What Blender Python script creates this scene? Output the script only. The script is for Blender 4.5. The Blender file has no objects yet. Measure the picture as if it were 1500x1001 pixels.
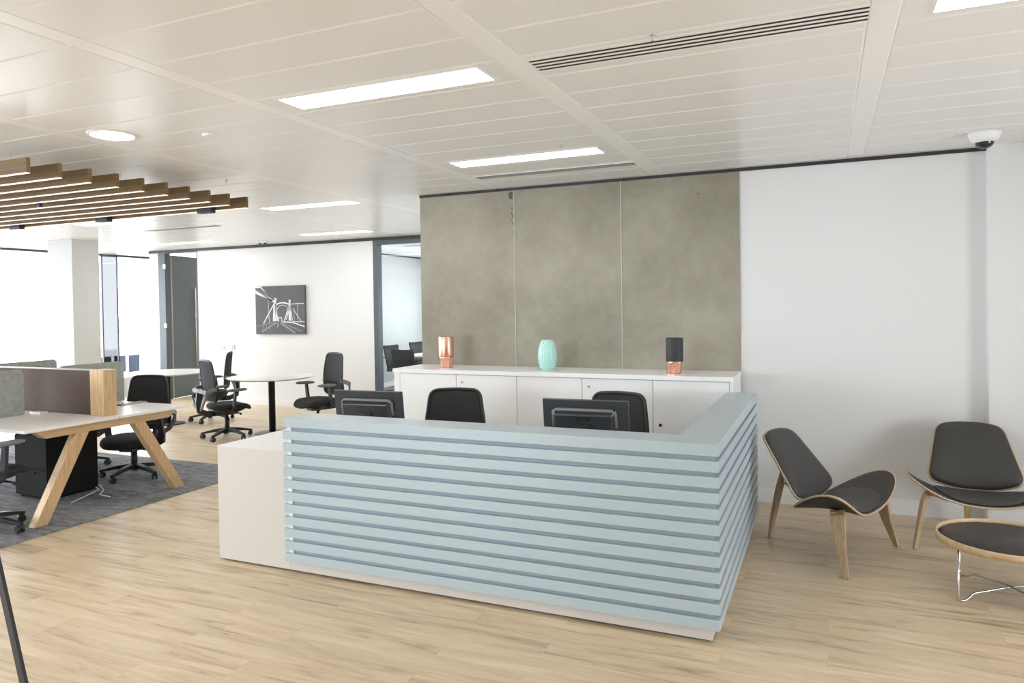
import bpy, bmesh, math, random
from mathutils import Vector, Matrix
random.seed(7)
PI = math.pi
C = bpy.context.scene.collection
S = bpy.context.scene

# ------------------------------------------------------------------ camera
def set_camera():
    yaw, pitch, roll, f, cy = -0.412256649, -0.0177183666, -0.0142198997, 1052.24924, 466.795829
    sy, cyw = math.sin(yaw), math.cos(yaw)
    fwd = Vector((sy*math.cos(pitch), cyw*math.cos(pitch), math.sin(pitch)))
    r = Vector((cyw, -sy, 0)); u = r.cross(fwd)
    c, s = math.cos(roll), math.sin(roll)
    r2 = c*r + s*u; u2 = -s*r + c*u
    m = Matrix((r2, u2, -fwd)).transposed().to_4x4()
    m.translation = Vector((0, 0, 1.62))
    cam = bpy.data.cameras.new('camera'); o = bpy.data.objects.new('camera', cam); C.objects.link(o)
    o.matrix_world = m
    cam.sensor_width = 36; cam.lens = f/1500*36
    cam.shift_y = -(500.5-cy)/1500
    cam.clip_start = 0.05; cam.clip_end = 300
    S.camera = o
set_camera()

# ------------------------------------------------------------------ world, exposure
w = bpy.data.worlds.new('world'); S.world = w; w.use_nodes = True
bg = w.node_tree.nodes['Background']; bg.inputs[0].default_value = (0.93, 0.97, 1.0, 1); bg.inputs[1].default_value = 9.5
S.view_settings.view_transform = 'Standard'; S.view_settings.look = 'None'
S.view_settings.exposure = 0.50; S.view_settings.gamma = 1.0; S.view_settings.use_curve_mapping = False
LAMP = 9.0        # strength of the recessed ceiling luminaires
SPOT = 14.0        # strength of the round downlight
def portal(loc, rot, sx, sy):
    l = bpy.data.lights.new('window_daylight', 'AREA'); l.shape = 'RECTANGLE'; l.size = sx; l.size_y = sy
    l.cycles.is_portal = True
    o = bpy.data.objects.new('window_daylight', l); C.objects.link(o); o.location = loc; o.rotation_euler = rot
portal((-12.75, 5.2, 1.52), (0, -PI/2, 0), 2.4, 17.0)
portal((4.75, 2.75, 1.25), (0, PI/2, 0), 1.8, 2.6)
portal((-5.9, 14.6, 1.4), (-PI/2, 0, 0), 3.8, 2.2)  # portal of the added meeting room window
portal((-5.35, -3.75, 1.45), (PI/2, 0, 0), 3.3, 2.2)  # portal of the added front window

# ------------------------------------------------------------------ materials
def mat(name, col, rough=0.5, metal=0.0, bump=0.0, bscale=50, spec=0.5, var=0.0, vscale=8, emit=None, estr=0, trans=0, coat=0):
    m = bpy.data.materials.new(name); m.use_nodes = True
    nt = m.node_tree; b = nt.nodes['Principled BSDF']
    b.inputs['Base Color'].default_value = (*col, 1); b.inputs['Roughness'].default_value = rough
    b.inputs['Metallic'].default_value = metal; b.inputs['Specular IOR Level'].default_value = spec
    b.inputs['Coat Weight'].default_value = coat
    if emit: b.inputs['Emission Color'].default_value = (*emit, 1); b.inputs['Emission Strength'].default_value = estr
    tc = nt.nodes.new('ShaderNodeTexCoord')
    if var:
        n = nt.nodes.new('ShaderNodeTexNoise'); n.inputs['Scale'].default_value = vscale; n.inputs['Detail'].default_value = 4
        nt.links.new(tc.outputs['Object'], n.inputs['Vector'])
        r = nt.nodes.new('ShaderNodeValToRGB')
        r.color_ramp.elements[0].position = .3; r.color_ramp.elements[1].position = .7
        r.color_ramp.elements[0].color = (*[c*(1-var) for c in col], 1); r.color_ramp.elements[1].color = (*[min(1, c*(1+var)) for c in col], 1)
        nt.links.new(n.outputs['Fac'], r.inputs[0]); nt.links.new(r.outputs[0], b.inputs['Base Color'])
    if bump:
        n = nt.nodes.new('ShaderNodeTexNoise'); n.inputs['Scale'].default_value = bscale; n.inputs['Detail'].default_value = 3
        nt.links.new(tc.outputs['Object'], n.inputs['Vector'])
        k = nt.nodes.new('ShaderNodeBump'); k.inputs['Strength'].default_value = bump; k.inputs['Distance'].default_value = .01
        nt.links.new(n.outputs['Fac'], k.inputs['Height']); nt.links.new(k.outputs[0], b.inputs['Normal'])
    return m

def wood(name, a, b_, axis=0, scale=1.0, rough=.45):
    m = bpy.data.materials.new(name); m.use_nodes = True
    nt = m.node_tree; b = nt.nodes['Principled BSDF']; b.inputs['Roughness'].default_value = rough
    tc = nt.nodes.new('ShaderNodeTexCoord'); mp = nt.nodes.new('ShaderNodeMapping')
    s = [22*scale]*3; s[axis] = 1.5*scale; mp.inputs['Scale'].default_value = s
    n = nt.nodes.new('ShaderNodeTexNoise'); n.inputs['Scale'].default_value = 2.2; n.inputs['Detail'].default_value = 6; n.inputs['Distortion'].default_value = .6
    r = nt.nodes.new('ShaderNodeValToRGB'); r.color_ramp.elements[0].position = .32; r.color_ramp.elements[1].position = .68
    r.color_ramp.elements[0].color = (*a, 1); r.color_ramp.elements[1].color = (*b_, 1)
    nt.links.new(tc.outputs['Object'], mp.inputs[0]); nt.links.new(mp.outputs[0], n.inputs['Vector'])
    nt.links.new(n.outputs['Fac'], r.inputs[0]); nt.links.new(r.outputs[0], b.inputs['Base Color'])
    return m

def floor_material():
    m = bpy.data.materials.new('oak_plank_floor'); m.use_nodes = True
    nt = m.node_tree; L = nt.links; N = nt.nodes; b = N['Principled BSDF']
    tc = N.new('ShaderNodeTexCoord')
    br = N.new('ShaderNodeTexBrick'); br.offset = .37
    br.inputs['Scale'].default_value = 1; br.inputs['Brick Width'].default_value = 1.22; br.inputs['Row Height'].default_value = .18
    br.inputs['Mortar Size'].default_value = .0012; br.inputs['Mortar Smooth'].default_value = .2; br.inputs['Bias'].default_value = 0
    br.inputs['Color1'].default_value = (0, 0, 0, 1); br.inputs['Color2'].default_value = (1, 1, 1, 1); br.inputs['Mortar'].default_value = (.5, .5, .5, 1)
    L.new(tc.outputs['Object'], br.inputs['Vector'])
    # per plank offset of the grain
    sc = N.new('ShaderNodeVectorMath'); sc.operation = 'SCALE'; sc.inputs['Scale'].default_value = 9.5
    L.new(br.outputs['Color'], sc.inputs[0])
    ad = N.new('ShaderNodeVectorMath'); ad.operation = 'ADD'
    L.new(tc.outputs['Object'], ad.inputs[0]); L.new(sc.outputs[0], ad.inputs[1])
    mp = N.new('ShaderNodeMapping'); mp.inputs['Scale'].default_value = (1.0, 9.5, 1); L.new(ad.outputs[0], mp.inputs[0])
    n1 = N.new('ShaderNodeTexNoise'); n1.inputs['Scale'].default_value = 1.3; n1.inputs['Detail'].default_value = 7; n1.inputs['Distortion'].default_value = 1.1; n1.inputs['Roughness'].default_value = .62
    L.new(mp.outputs[0], n1.inputs['Vector'])
    r = N.new('ShaderNodeValToRGB'); e = r.color_ramp.elements
    e[0].position = .27; e[0].color = (.31, .215, .13, 1); e[1].position = .72; e[1].color = (.74, .61, .43, 1)
    k = e.new(.46); k.color = (.60, .468, .305, 1)
    L.new(n1.outputs['Fac'], r.inputs[0])
    # light limed flecks
    mp2 = N.new('ShaderNodeMapping'); mp2.inputs['Scale'].default_value = (9, 70, 1); L.new(ad.outputs[0], mp2.inputs[0])
    n2 = N.new('ShaderNodeTexNoise'); n2.inputs['Scale'].default_value = 1; n2.inputs['Detail'].default_value = 3; L.new(mp2.outputs[0], n2.inputs['Vector'])
    r2 = N.new('ShaderNodeValToRGB'); r2.color_ramp.elements[0].position = .55; r2.color_ramp.elements[1].position = .74
    L.new(n2.outputs['Fac'], r2.inputs[0])
    mx = N.new('ShaderNodeMix'); mx.data_type = 'RGBA'; mx.inputs['B'].default_value = (.72, .60, .46, 1)
    ml = N.new('ShaderNodeMath'); ml.operation = 'MULTIPLY'; ml.inputs[1].default_value = .45
    L.new(r2.outputs[0], ml.inputs[0]); L.new(ml.outputs[0], mx.inputs['Factor']); L.new(r.outputs[0], mx.inputs['A'])
    # plank to plank tone and seams
    hs = N.new('ShaderNodeHueSaturation'); L.new(mx.outputs['Result'], hs.inputs['Color'])
    mr = N.new('ShaderNodeMapRange'); mr.inputs['To Min'].default_value = .95; mr.inputs['To Max'].default_value = 1.04
    L.new(br.outputs['Color'], mr.inputs['Value']); L.new(mr.outputs[0], hs.inputs['Value'])
    mx2 = N.new('ShaderNodeMix'); mx2.data_type = 'RGBA'; mx2.inputs['B'].default_value = (.30, .21, .14, 1)
    m3 = N.new('ShaderNodeMath'); m3.operation = 'MULTIPLY'; m3.inputs[1].default_value = .22; L.new(br.outputs['Fac'], m3.inputs[0])
    L.new(m3.outputs[0], mx2.inputs['Factor']); L.new(hs.outputs[0], mx2.inputs['A'])
    L.new(mx2.outputs['Result'], b.inputs['Base Color'])
    b.inputs['Roughness'].default_value = .36; b.inputs['Specular IOR Level'].default_value = .45
    bp = N.new('ShaderNodeBump'); bp.inputs['Strength'].default_value = .12; bp.inputs['Distance'].default_value = .004
    L.new(n1.outputs['Fac'], bp.inputs['Height']); L.new(bp.outputs[0], b.inputs['Normal'])
    return m

def carpet_material():
    m = bpy.data.materials.new('grey_carpet'); m.use_nodes = True
    nt = m.node_tree; L = nt.links; N = nt.nodes; b = N['Principled BSDF']; b.inputs['Roughness'].default_value = .95
    b.inputs['Specular IOR Level'].default_value = .1
    tc = N.new('ShaderNodeTexCoord')
    br = N.new('ShaderNodeTexBrick'); br.offset = .5; br.inputs['Scale'].default_value = 1
    br.inputs['Brick Width'].default_value = 1.0; br.inputs['Row Height'].default_value = .25; br.inputs['Mortar Size'].default_value = .0005
    br.inputs['Color1'].default_value = (0, 0, 0, 1); br.inputs['Color2'].default_value = (1, 1, 1, 1)
    L.new(tc.outputs['Object'], br.inputs['Vector'])
    mp = N.new('ShaderNodeMapping'); mp.inputs['Scale'].default_value = (5, 16, 1); L.new(tc.outputs['Object'], mp.inputs[0])
    n1 = N.new('ShaderNodeTexNoise'); n1.inputs['Scale'].default_value = 1.2; n1.inputs['Detail'].default_value = 8; n1.inputs['Roughness'].default_value = .75
    L.new(mp.outputs[0], n1.inputs['Vector'])
    m1 = N.new('ShaderNodeMath'); m1.operation = 'MULTIPLY_ADD'; m1.inputs[1].default_value = .12; m1.inputs[2].default_value = -.06
    L.new(br.outputs['Color'], m1.inputs[0])
    m2 = N.new('ShaderNodeMath'); m2.operation = 'ADD'; L.new(n1.outputs['Fac'], m2.inputs[0]); L.new(m1.outputs[0], m2.inputs[1])
    r = N.new('ShaderNodeValToRGB'); r.color_ramp.elements[0].position = .33; r.color_ramp.elements[1].position = .7
    r.color_ramp.elements[0].color = (.09, .09, .096, 1); r.color_ramp.elements[1].color = (.34, .34, .35, 1)
    L.new(m2.outputs[0], r.inputs[0]); L.new(r.outputs[0], b.inputs['Base Color'])
    bp = N.new('ShaderNodeBump'); bp.inputs['Strength'].default_value = .4; bp.inputs['Distance'].default_value = .005
    n3 = N.new('ShaderNodeTexNoise'); n3.inputs['Scale'].default_value = 220; L.new(tc.outputs['Object'], n3.inputs['Vector'])
    L.new(n3.outputs['Fac'], bp.inputs['Height']); L.new(bp.outputs[0], b.inputs['Normal'])
    return m

def concrete_material():
    m = bpy.data.materials.new('raw_concrete'); m.use_nodes = True
    nt = m.node_tree; L = nt.links; N = nt.nodes; b = N['Principled BSDF']; b.inputs['Roughness'].default_value = .62
    tc = N.new('ShaderNodeTexCoord')
    n1 = N.new('ShaderNodeTexNoise'); n1.inputs['Scale'].default_value = 1.1; n1.inputs['Detail'].default_value = 5; n1.inputs['Roughness'].default_value = .5
    L.new(tc.outputs['Object'], n1.inputs['Vector'])
    n2 = N.new('ShaderNodeTexNoise'); n2.inputs['Scale'].default_value = 14; n2.inputs['Detail'].default_value = 6; L.new(tc.outputs['Object'], n2.inputs['Vector'])
    mm = N.new('ShaderNodeMath'); mm.operation = 'MULTIPLY_ADD'; mm.inputs[1].default_value = .22; mm.inputs[2].default_value = -.11; L.new(n2.outputs['Fac'], mm.inputs[0])
    ma = N.new('ShaderNodeMath'); ma.operation = 'ADD'; L.new(n1.outputs['Fac'], ma.inputs[0]); L.new(mm.outputs[0], ma.inputs[1])
    r = N.new('ShaderNodeValToRGB'); r.color_ramp.elements[0].position = .3; r.color_ramp.elements[1].position = .7
    r.color_ramp.elements[0].color = (.235, .215, .165, 1); r.color_ramp.elements[1].color = (.405, .38, .31, 1)
    L.new(ma.outputs[0], r.inputs[0]); L.new(r.outputs[0], b.inputs['Base Color'])
    return m

def vase_material():
    m = mat('mint_ceramic', (.36, .70, .62), .18, spec=.6)
    nt = m.node_tree; L = nt.links; N = nt.nodes; b = N['Principled BSDF']
    tc = N.new('ShaderNodeTexCoord'); sp = N.new('ShaderNodeSeparateXYZ'); L.new(tc.outputs['Object'], sp.inputs[0])
    at = N.new('ShaderNodeMath'); at.operation = 'ARCTAN2'; L.new(sp.outputs[1], at.inputs[0]); L.new(sp.outputs[0], at.inputs[1])
    cb = N.new('ShaderNodeCombineXYZ'); L.new(at.outputs[0], cb.inputs[0]); L.new(sp.outputs[2], cb.inputs[1])
    mp = N.new('ShaderNodeMapping'); mp.inputs['Scale'].default_value = (4.5, 60, 1); L.new(cb.outputs[0], mp.inputs[0])
    v = N.new('ShaderNodeTexVoronoi'); v.inputs['Scale'].default_value = 1; v.feature = 'DISTANCE_TO_EDGE'; v.inputs['Randomness'].default_value = .35
    L.new(mp.outputs[0], v.inputs['Vector'])
    r = N.new('ShaderNodeValToRGB'); r.color_ramp.elements[0].color = (.66, .90, .84, 1); r.color_ramp.elements[1].color = (.30, .64, .56, 1)
    r.color_ramp.elements[1].position = .25
    L.new(v.outputs['Distance'], r.inputs[0]); L.new(r.outputs[0], b.inputs['Base Color'])
    bp = N.new('ShaderNodeBump'); bp.inputs['Strength'].default_value = .8; bp.inputs['Distance'].default_value = .004
    L.new(v.outputs['Distance'], bp.inputs['Height']); L.new(bp.outputs[0], b.inputs['Normal'])
    return m

def glass_material(name, tint=(1, 1, 1), frost=0.0):
    m = bpy.data.materials.new(name); m.use_nodes = True
    nt = m.node_tree; N = nt.nodes; L = nt.links
    out = N['Material Output']; N.remove(N['Principled BSDF'])
    t = N.new('ShaderNodeBsdfTransparent'); t.inputs[0].default_value = (*tint, 1)
    g = N.new('ShaderNodeBsdfGlossy'); g.inputs['Roughness'].default_value = .02 + frost
    fr = N.new('ShaderNodeFresnel'); fr.inputs[0].default_value = 1.35
    mx = N.new('ShaderNodeMixShader'); L.new(fr.outputs[0], mx.inputs[0]); L.new(t.outputs[0], mx.inputs[1]); L.new(g.outputs[0], mx.inputs[2])
    L.new(mx.outputs[0], out.inputs[0])
    return m

M = {}
M['floor'] = floor_material(); M['carpet'] = carpet_material(); M['concrete'] = concrete_material(); M['vase'] = vase_material()
M['wall'] = mat('white_paint', (.725, .725, .73), .7, bump=.05, bscale=120)
M['far_wall'] = mat('off_white_paint', (.80, .80, .79), .7)
M['ceiling'] = mat('painted_metal_ceiling', (.885, .875, .855), .28, spec=.5)
M['ceiling_band'] = mat('painted_metal_ceiling_band', (.965, .955, .935), .28, spec=.5)
M['dark_trim'] = mat('dark_grey_trim', (.025, .026, .027), .5)
M['frame'] = mat('anthracite_frame', (.075, .095, .11), .45)
M['white_lam'] = mat('white_laminate', (.88, .88, .88), .32)
M['beige_lam'] = mat('warm_white_laminate', (.62, .59, .555), .4)
M['blue'] = mat('pale_blue_lacquer', (.435, .52, .57), .30, spec=.55)
M['blue_back'] = mat('blue_backing_board', (.32, .40, .45), .5)
M['skirt'] = mat('skirting_paint', (.82, .82, .82), .45)
M['black'] = mat('black_plastic', (.018, .018, .020), .45)
M['dull_black'] = mat('dull_black_steel', (.010, .010, .011), .7, spec=.2)
M['black_soft'] = mat('black_fabric', (.020, .020, .022), .9, bump=.3, bscale=300)
M['mesh'] = mat('charcoal_mesh_fabric', (.032, .032, .033), .85, bump=.5, bscale=400)
M['grey_plastic'] = mat('grey_plastic', (.16, .165, .17), .45)
M['chrome'] = mat('brushed_steel', (.62, .61, .59), .22, metal=1)
M['monitor'] = mat('glossy_black_plastic', (.014, .017, .022), .22)
M['monitor_grey'] = mat('dark_grey_plastic', (.026, .029, .033), .3)
M['screen_glass'] = mat('dark_screen', (.01, .01, .012), .1)
M['copper'] = mat('polished_copper', (.93, .52, .38), .16, metal=1)
M['copper_brushed'] = mat('brushed_copper', (.90, .50, .37), .34, metal=1, bump=.15, bscale=90)
M['matte_black'] = mat('matte_black_ceramic', (.035, .036, .038), .6)
M['oak'] = wood('light_oak', (.50, .33, .17), (.66, .47, .27), 1, 1.2)
M['oak_x'] = wood('light_oak_across', (.50, .33, .17), (.66, .47, .27), 0, 1.2)
M['oak_z'] = wood('light_oak_upright', (.56, .37, .19), (.72, .51, .29), 2, 1.2)
M['baffle'] = wood('oak_baffle', (.135, .080, .027), (.215, .135, .052), 0, 1.0, .6)
M['baffle_underside'] = mat('glowing_cream_underside', (.9, .8, .7), .6, emit=(1, .84, .70), estr=.62)  # cream baffle underside, its brightness put in as weak emission
M['ply'] = wood('oak_plywood_edge', (.44, .32, .20), (.58, .44, .29), 1, 2)
M['ply_leg'] = wood('oak_laminated_leg', (.40, .285, .165), (.54, .40, .25), 2, 1.6)
M['leather'] = mat('dark_grey_leather', (.042, .040, .038), .55, bump=.06, bscale=180)
M['shell_dark'] = wood('dark_stained_oak_veneer', (.030, .024, .022), (.050, .040, .037), 1, 2.0, .5)
M['brown_fabric'] = mat('taupe_felt', (.115, .088, .073), .95, bump=.25, bscale=260, var=.06, vscale=30)
M['grey_felt'] = mat('grey_green_felt', (.37, .385, .36), .95, bump=.25, bscale=260, var=.12, vscale=25)
M['desk_white'] = mat('white_desk_laminate', (.92, .89, .87), .35)
M['table_white'] = mat('white_table_laminate', (.86, .86, .86), .3)
M['table_edge'] = mat('table_plywood_edge', (.55, .47, .38), .5)
M['door_dark'] = mat('slate_grey_door', (.095, .115, .125), .5, bump=.05, bscale=60, var=.06, vscale=6)
M['light'] = mat('luminaire_diffuser', (1, 1, 1), .5, emit=(1, .985, .965), estr=LAMP)
M['spot'] = mat('downlight_diffuser', (1, 1, 1), .5, emit=(1, .97, .93), estr=SPOT)
M['lamp_frame'] = mat('luminaire_rim', (.86, .86, .84), .4)
M['void'] = mat('slot_shadow_gap', (.03, .025, .022), .9)
M['vent_grey'] = mat('grey_air_grille', (.36, .34, .31), .5)
M['glass'] = glass_material('clear_glass', (.97, .985, .98))
M['glass_win'] = glass_material('window_glass', (.98, .99, 1))
M['glass_frost'] = glass_material('tinted_window_glass', (.26, .26, .265), .0)
M['dome'] = mat('smoked_dome', (.02, .022, .025), .08, spec=.7)
M['canvas'] = mat('grey_canvas_print', (.115, .112, .125), .7, var=.12, vscale=3)
M['ink'] = mat('white_ink', (.80, .80, .82), .7)
M['ink_grey'] = mat('grey_ink', (.30, .29, .31), .7)
M['building'] = mat('pale_facade', (.8, .8, .82), .8)
M['dark_glass'] = mat('dark_facade_glass', (.010, .014, .022), .9, spec=.1)
M['ground'] = mat('pale_paving', (.5, .5, .5), .9)
M['cable'] = mat('white_cable', (.7, .7, .68), .5)

# ------------------------------------------------------------------ mesh helpers
class MB:
    def __init__(self): self.v = []; self.f = []; self.mi = []; self.sm = []
    def quad(self, ids, mi=0, smooth=False): self.f.append(ids); self.mi.append(mi); self.sm.append(smooth)
    def add(self, vs, fs, mi=0, smooth=False):
        n = len(self.v); self.v += [tuple(p) for p in vs]
        for f in fs: self.quad([n+i for i in f], mi, smooth)
    def box(self, x0, x1, y0, y1, z0, z1, mi=0):
        vs = [(x0,y0,z0),(x1,y0,z0),(x1,y1,z0),(x0,y1,z0),(x0,y0,z1),(x1,y0,z1),(x1,y1,z1),(x0,y1,z1)]
        self.add(vs, [(0,3,2,1),(4,5,6,7),(0,1,5,4),(1,2,6,5),(2,3,7,6),(3,0,4,7)], mi); return self
    def obox(self, c, ax, ay, az, mi=0):
        c = Vector(c); ax = Vector(ax); ay = Vector(ay); az = Vector(az)
        vs = [c+sx*ax+sy*ay+sz*az for sz in (-1,1) for sx, sy in ((-1,-1),(1,-1),(1,1),(-1,1))]
        self.add(vs, [(0,3,2,1),(4,5,6,7),(0,1,5,4),(1,2,6,5),(2,3,7,6),(3,0,4,7)], mi); return self
    def lathe(self, prof, c=(0,0,0), n=32, mi=0, axis=2, cap=True):
        k = len(self.v)
        for r, z in prof:
            for i in range(n):
                a = 2*PI*i/n; p = [r*math.cos(a), r*math.sin(a), z]
                if axis == 0: p = [p[2], p[0], p[1]]
                if axis == 1: p = [p[0], p[2], -p[1]] if False else [p[1], p[2], p[0]]
                self.v.append((p[0]+c[0], p[1]+c[1], p[2]+c[2]))
        for j in range(len(prof)-1):
            for i in range(n):
                a = k+j*n+i; b = k+j*n+(i+1) % n
                self.quad([a, b, b+n, a+n], mi, True)
        if cap:
            self.quad([k+i for i in range(n)][::-1], mi); m_ = k+(len(prof)-1)*n; self.quad([m_+i for i in range(n)], mi)
        return self
    def tube(self, pts, r, n=8, mi=0, cap=True, up=None, flat=None):
        # r: number or list; flat=(w,t list) gives a rectangular section
        pts = [Vector(p) for p in pts]; k = len(self.v); m_ = len(pts)
        prev = None
        for j, p in enumerate(pts):
            t = (pts[min(j+1, m_-1)]-pts[max(j-1, 0)]).normalized()
            if up is not None: a = Vector(up)
            elif prev is not None: a = prev
            else: a = Vector((0,0,1)) if abs(t.z) < .9 else Vector((1,0,0))
            b = t.cross(a).normalized(); a = b.cross(t).normalized(); prev = a
            if flat:
                w_, h_ = flat[j] if isinstance(flat, list) else flat
                for s1, s2 in ((-1,-1),(1,-1),(1,1),(-1,1)): self.v.append(tuple(p+b*w_/2*s1+a*h_/2*s2))
            else:
                rr = r[j] if isinstance(r, (list, tuple)) else r
                for i in range(n):
                    q = 2*PI*i/n; self.v.append(tuple(p+b*rr*math.cos(q)+a*rr*math.sin(q)))
        nn = 4 if flat else n
        for j in range(m_-1):
            for i in range(nn):
                a = k+j*nn+i; b = k+j*nn+(i+1) % nn
                self.quad([a, b, b+nn, a+nn], mi, not flat)
        if cap:
            self.quad([k+i for i in range(nn)][::-1], mi); e = k+(m_-1)*nn; self.quad([e+i for i in range(nn)], mi)
        return self
    def loop(self, pts, r, n=8, mi=0):
        pts = [Vector(p) for p in pts]; k = len(self.v); m_ = len(pts); cen = sum(pts, Vector())/m_
        for j, p in enumerate(pts):
            t = (pts[(j+1) % m_]-pts[j-1]).normalized(); a = (p-cen).normalized(); b = t.cross(a).normalized(); a = b.cross(t)
            for i in range(n):
                q = 2*PI*i/n; self.v.append(tuple(p+b*r*math.cos(q)+a*r*math.sin(q)))
        for j in range(m_):
            for i in range(n):
                a = k+j*n+i; b = k+j*n+(i+1) % n; j2 = (j+1) % m_
                self.quad([a, b, k+j2*n+(i+1) % n, k+j2*n+i], mi, True)
        return self
    def panel(self, outline, fn, t0, t1, rings=7, dome=0.0, mi=0, edge=True, flip=False):
        """outline: 2D closed list; fn(x,y)->Vector; solid between offsets t0..t1 along the surface normal"""
        cx = sum(p[0] for p in outline)/len(outline); cy = sum(p[1] for p in outline)/len(outline); n = len(outline)
        def nrm(x, y):
            e = .004; a = fn(x+e, y)-fn(x-e, y); b = fn(x, y+e)-fn(x, y-e); return a.cross(b).normalized()*(-1 if flip else 1)
        ks = []
        for side in (1, 0):
            k = len(self.v); ks.append(k)
            for j in range(rings+1):
                s = 1-(j/rings)
                s = 1-(1-s)**1.35 if False else s
                for p in outline:
                    x = cx+(p[0]-cx)*s; y = cy+(p[1]-cy)*s
                    off = (t1 if side else t0)
                    if side: off = t1+dome*(1-s**6)
                    self.v.append(tuple(fn(x, y)+nrm(x, y)*off))
            for j in range(rings):
                for i in range(n):
                    a = k+j*n+i; b = k+j*n+(i+1) % n
                    q = [a, b, b+n, a+n]
                    self.quad(q if bool(side) != flip else q[::-1], mi, True)
        if edge:
            for i in range(n):
                a = ks[0]+i; b = ks[0]+(i+1) % n; c = ks[1]+(i+1) % n; d = ks[1]+i
                self.quad([a, b, c, d] if flip else [a, d, c, b], mi, True)
        return self
    def build(self, name, mats, parent=None, bevel=0.0, loc=None, rz=0, bseg=2, weld=False):
        me = bpy.data.meshes.new(name); me.from_pydata(self.v, [], self.f); me.update()
        if not isinstance(mats, (list, tuple)): mats = [mats]
        for m in mats: me.materials.append(m)
        for p, mi, s in zip(me.polygons, self.mi, self.sm): p.material_index = mi; p.use_smooth = s
        if weld:
            bm = bmesh.new(); bm.from_mesh(me); bmesh.ops.remove_doubles(bm, verts=bm.verts, dist=.0004); bm.to_mesh(me); bm.free()
        o = bpy.data.objects.new(name, me); C.objects.link(o)
        if parent: o.parent = parent
        if loc is not None: o.location = loc
        if rz: o.rotation_euler.z = rz
        if bevel:
            b = o.modifiers.new('bevel', 'BEVEL'); b.width = bevel; b.segments = bseg; b.limit_method = 'ANGLE'; b.angle_limit = math.radians(40)
            b.harden_normals = False
        return o

def superellipse(a, b, n=2.6, k=40, taper=0.0, cx=0, cy=0):
    out = []
    for i in range(k):
        t = 2*PI*i/k; c, s = math.cos(t), math.sin(t)
        x = a*abs(c)**(2/n)*(1 if c >= 0 else -1); y = b*abs(s)**(2/n)*(1 if s >= 0 else -1)
        x *= 1-taper*(y/b)
        out.append((x+cx, y+cy))
    return out

def rounded(pts, radii, k=6):
    out = []; n = len(pts)
    for i in range(n):
        p = Vector(pts[i]); a = (Vector(pts[i-1])-p); b = (Vector(pts[(i+1) % n])-p); r = min(radii[i], a.length*.49, b.length*.49)
        a = p+a.normalized()*r; b = p+b.normalized()*r
        for j in range(k+1):
            t = j/k; q = a*(1-t)**2+p*2*t*(1-t)+b*t*t; out.append((q.x, q.y))
    return out

def tag(o, label=None, cat=None, group=None, kind=None):
    if label: o['label'] = label
    if cat: o['category'] = cat
    if group: o['group'] = group
    if kind: o['kind'] = kind
    return o
def thing(name, label, cat, loc=(0,0,0), rz=0, group=None):
    o = bpy.data.objects.new(name, None); C.objects.link(o); o.location = loc; o.rotation_euler.z = rz
    o.empty_display_size = .1
    return tag(o, label, cat, group)
def struct(o): o['kind'] = 'structure'; return o
def copy_tree(o, parent=None):
    c = o.copy(); C.objects.link(c)
    c.parent = parent
    for ch in [x for x in bpy.data.objects if x.parent == o]: copy_tree(ch, c)
    return c
def dup(o, loc, rz, label, group=None):
    c = copy_tree(o); c.location = loc; c.rotation_euler.z = rz; c['label'] = label
    if group: c['group'] = group
    return c
def facing(fx, fy): return math.atan2(fy, fx)-PI/2

H = 2.712        # ceiling height
# ------------------------------------------------------------------ room shell
struct(MB().box(-12.6, 4.5, -3.5, 14.5, -.08, 0).build('floor', M['floor']))
cp = MB().box(-12.6, -5.21, .2, 5.62, 0.0005, .006).build('carpet', M['carpet'])
tag(cp, 'mottled dark grey carpet laid under the oak-legged bench desk', 'carpet')
mc = MB().box(-8.19, -3.66, 9.53, 14.45, 0.0005, .006).build('meeting_room_carpet', M['carpet'])
tag(mc, 'grey-green carpet seen on the floor behind the glass partition', 'carpet')

# ceiling: metal planks between flat bands, small open joints
cm = MB()
bands = [.21-1.4935*k for k in range(-2, 9)]          # 3.2 .. -11.7
seams = [3.231+.309*k for k in range(-21, 37)]
def cpanel(x0, x1, y0, y1, z, mi, e=.010, d=.0033):
    vs = [(x0+e,y0+e,z),(x1-e,y0+e,z),(x1-e,y1-e,z),(x0+e,y1-e,z),(x0,y0,z+d),(x1,y0,z+d),(x1,y1,z+d),(x0,y1,z+d)]
    cm.add(vs, [(0,3,2,1)], mi); cm.add(vs, [(0,1,5,4),(1,2,6,5),(2,3,7,6),(3,0,4,7)], 1)  # chamfers take the lighter band paint to imitate light caught in the grooves
for b in bands: cpanel(b-.054, b+.054, -3.5, 14.5, H, 1, .004)
edges = sorted(bands); edges = [-12.72]+edges+[4.6]
for a, b in zip(edges[:-1], edges[1:]):
    for y0, y1 in zip(seams[:-1], seams[1:]): cpanel(a+.054, b-.054, y0, y1, H, 0)
cm.box(-12.75, 4.65, -3.6, 14.6, H+.0034, H+.1, 0)
struct(cm.build('ceiling', [M['ceiling'], M['ceiling_band']]))

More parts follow.
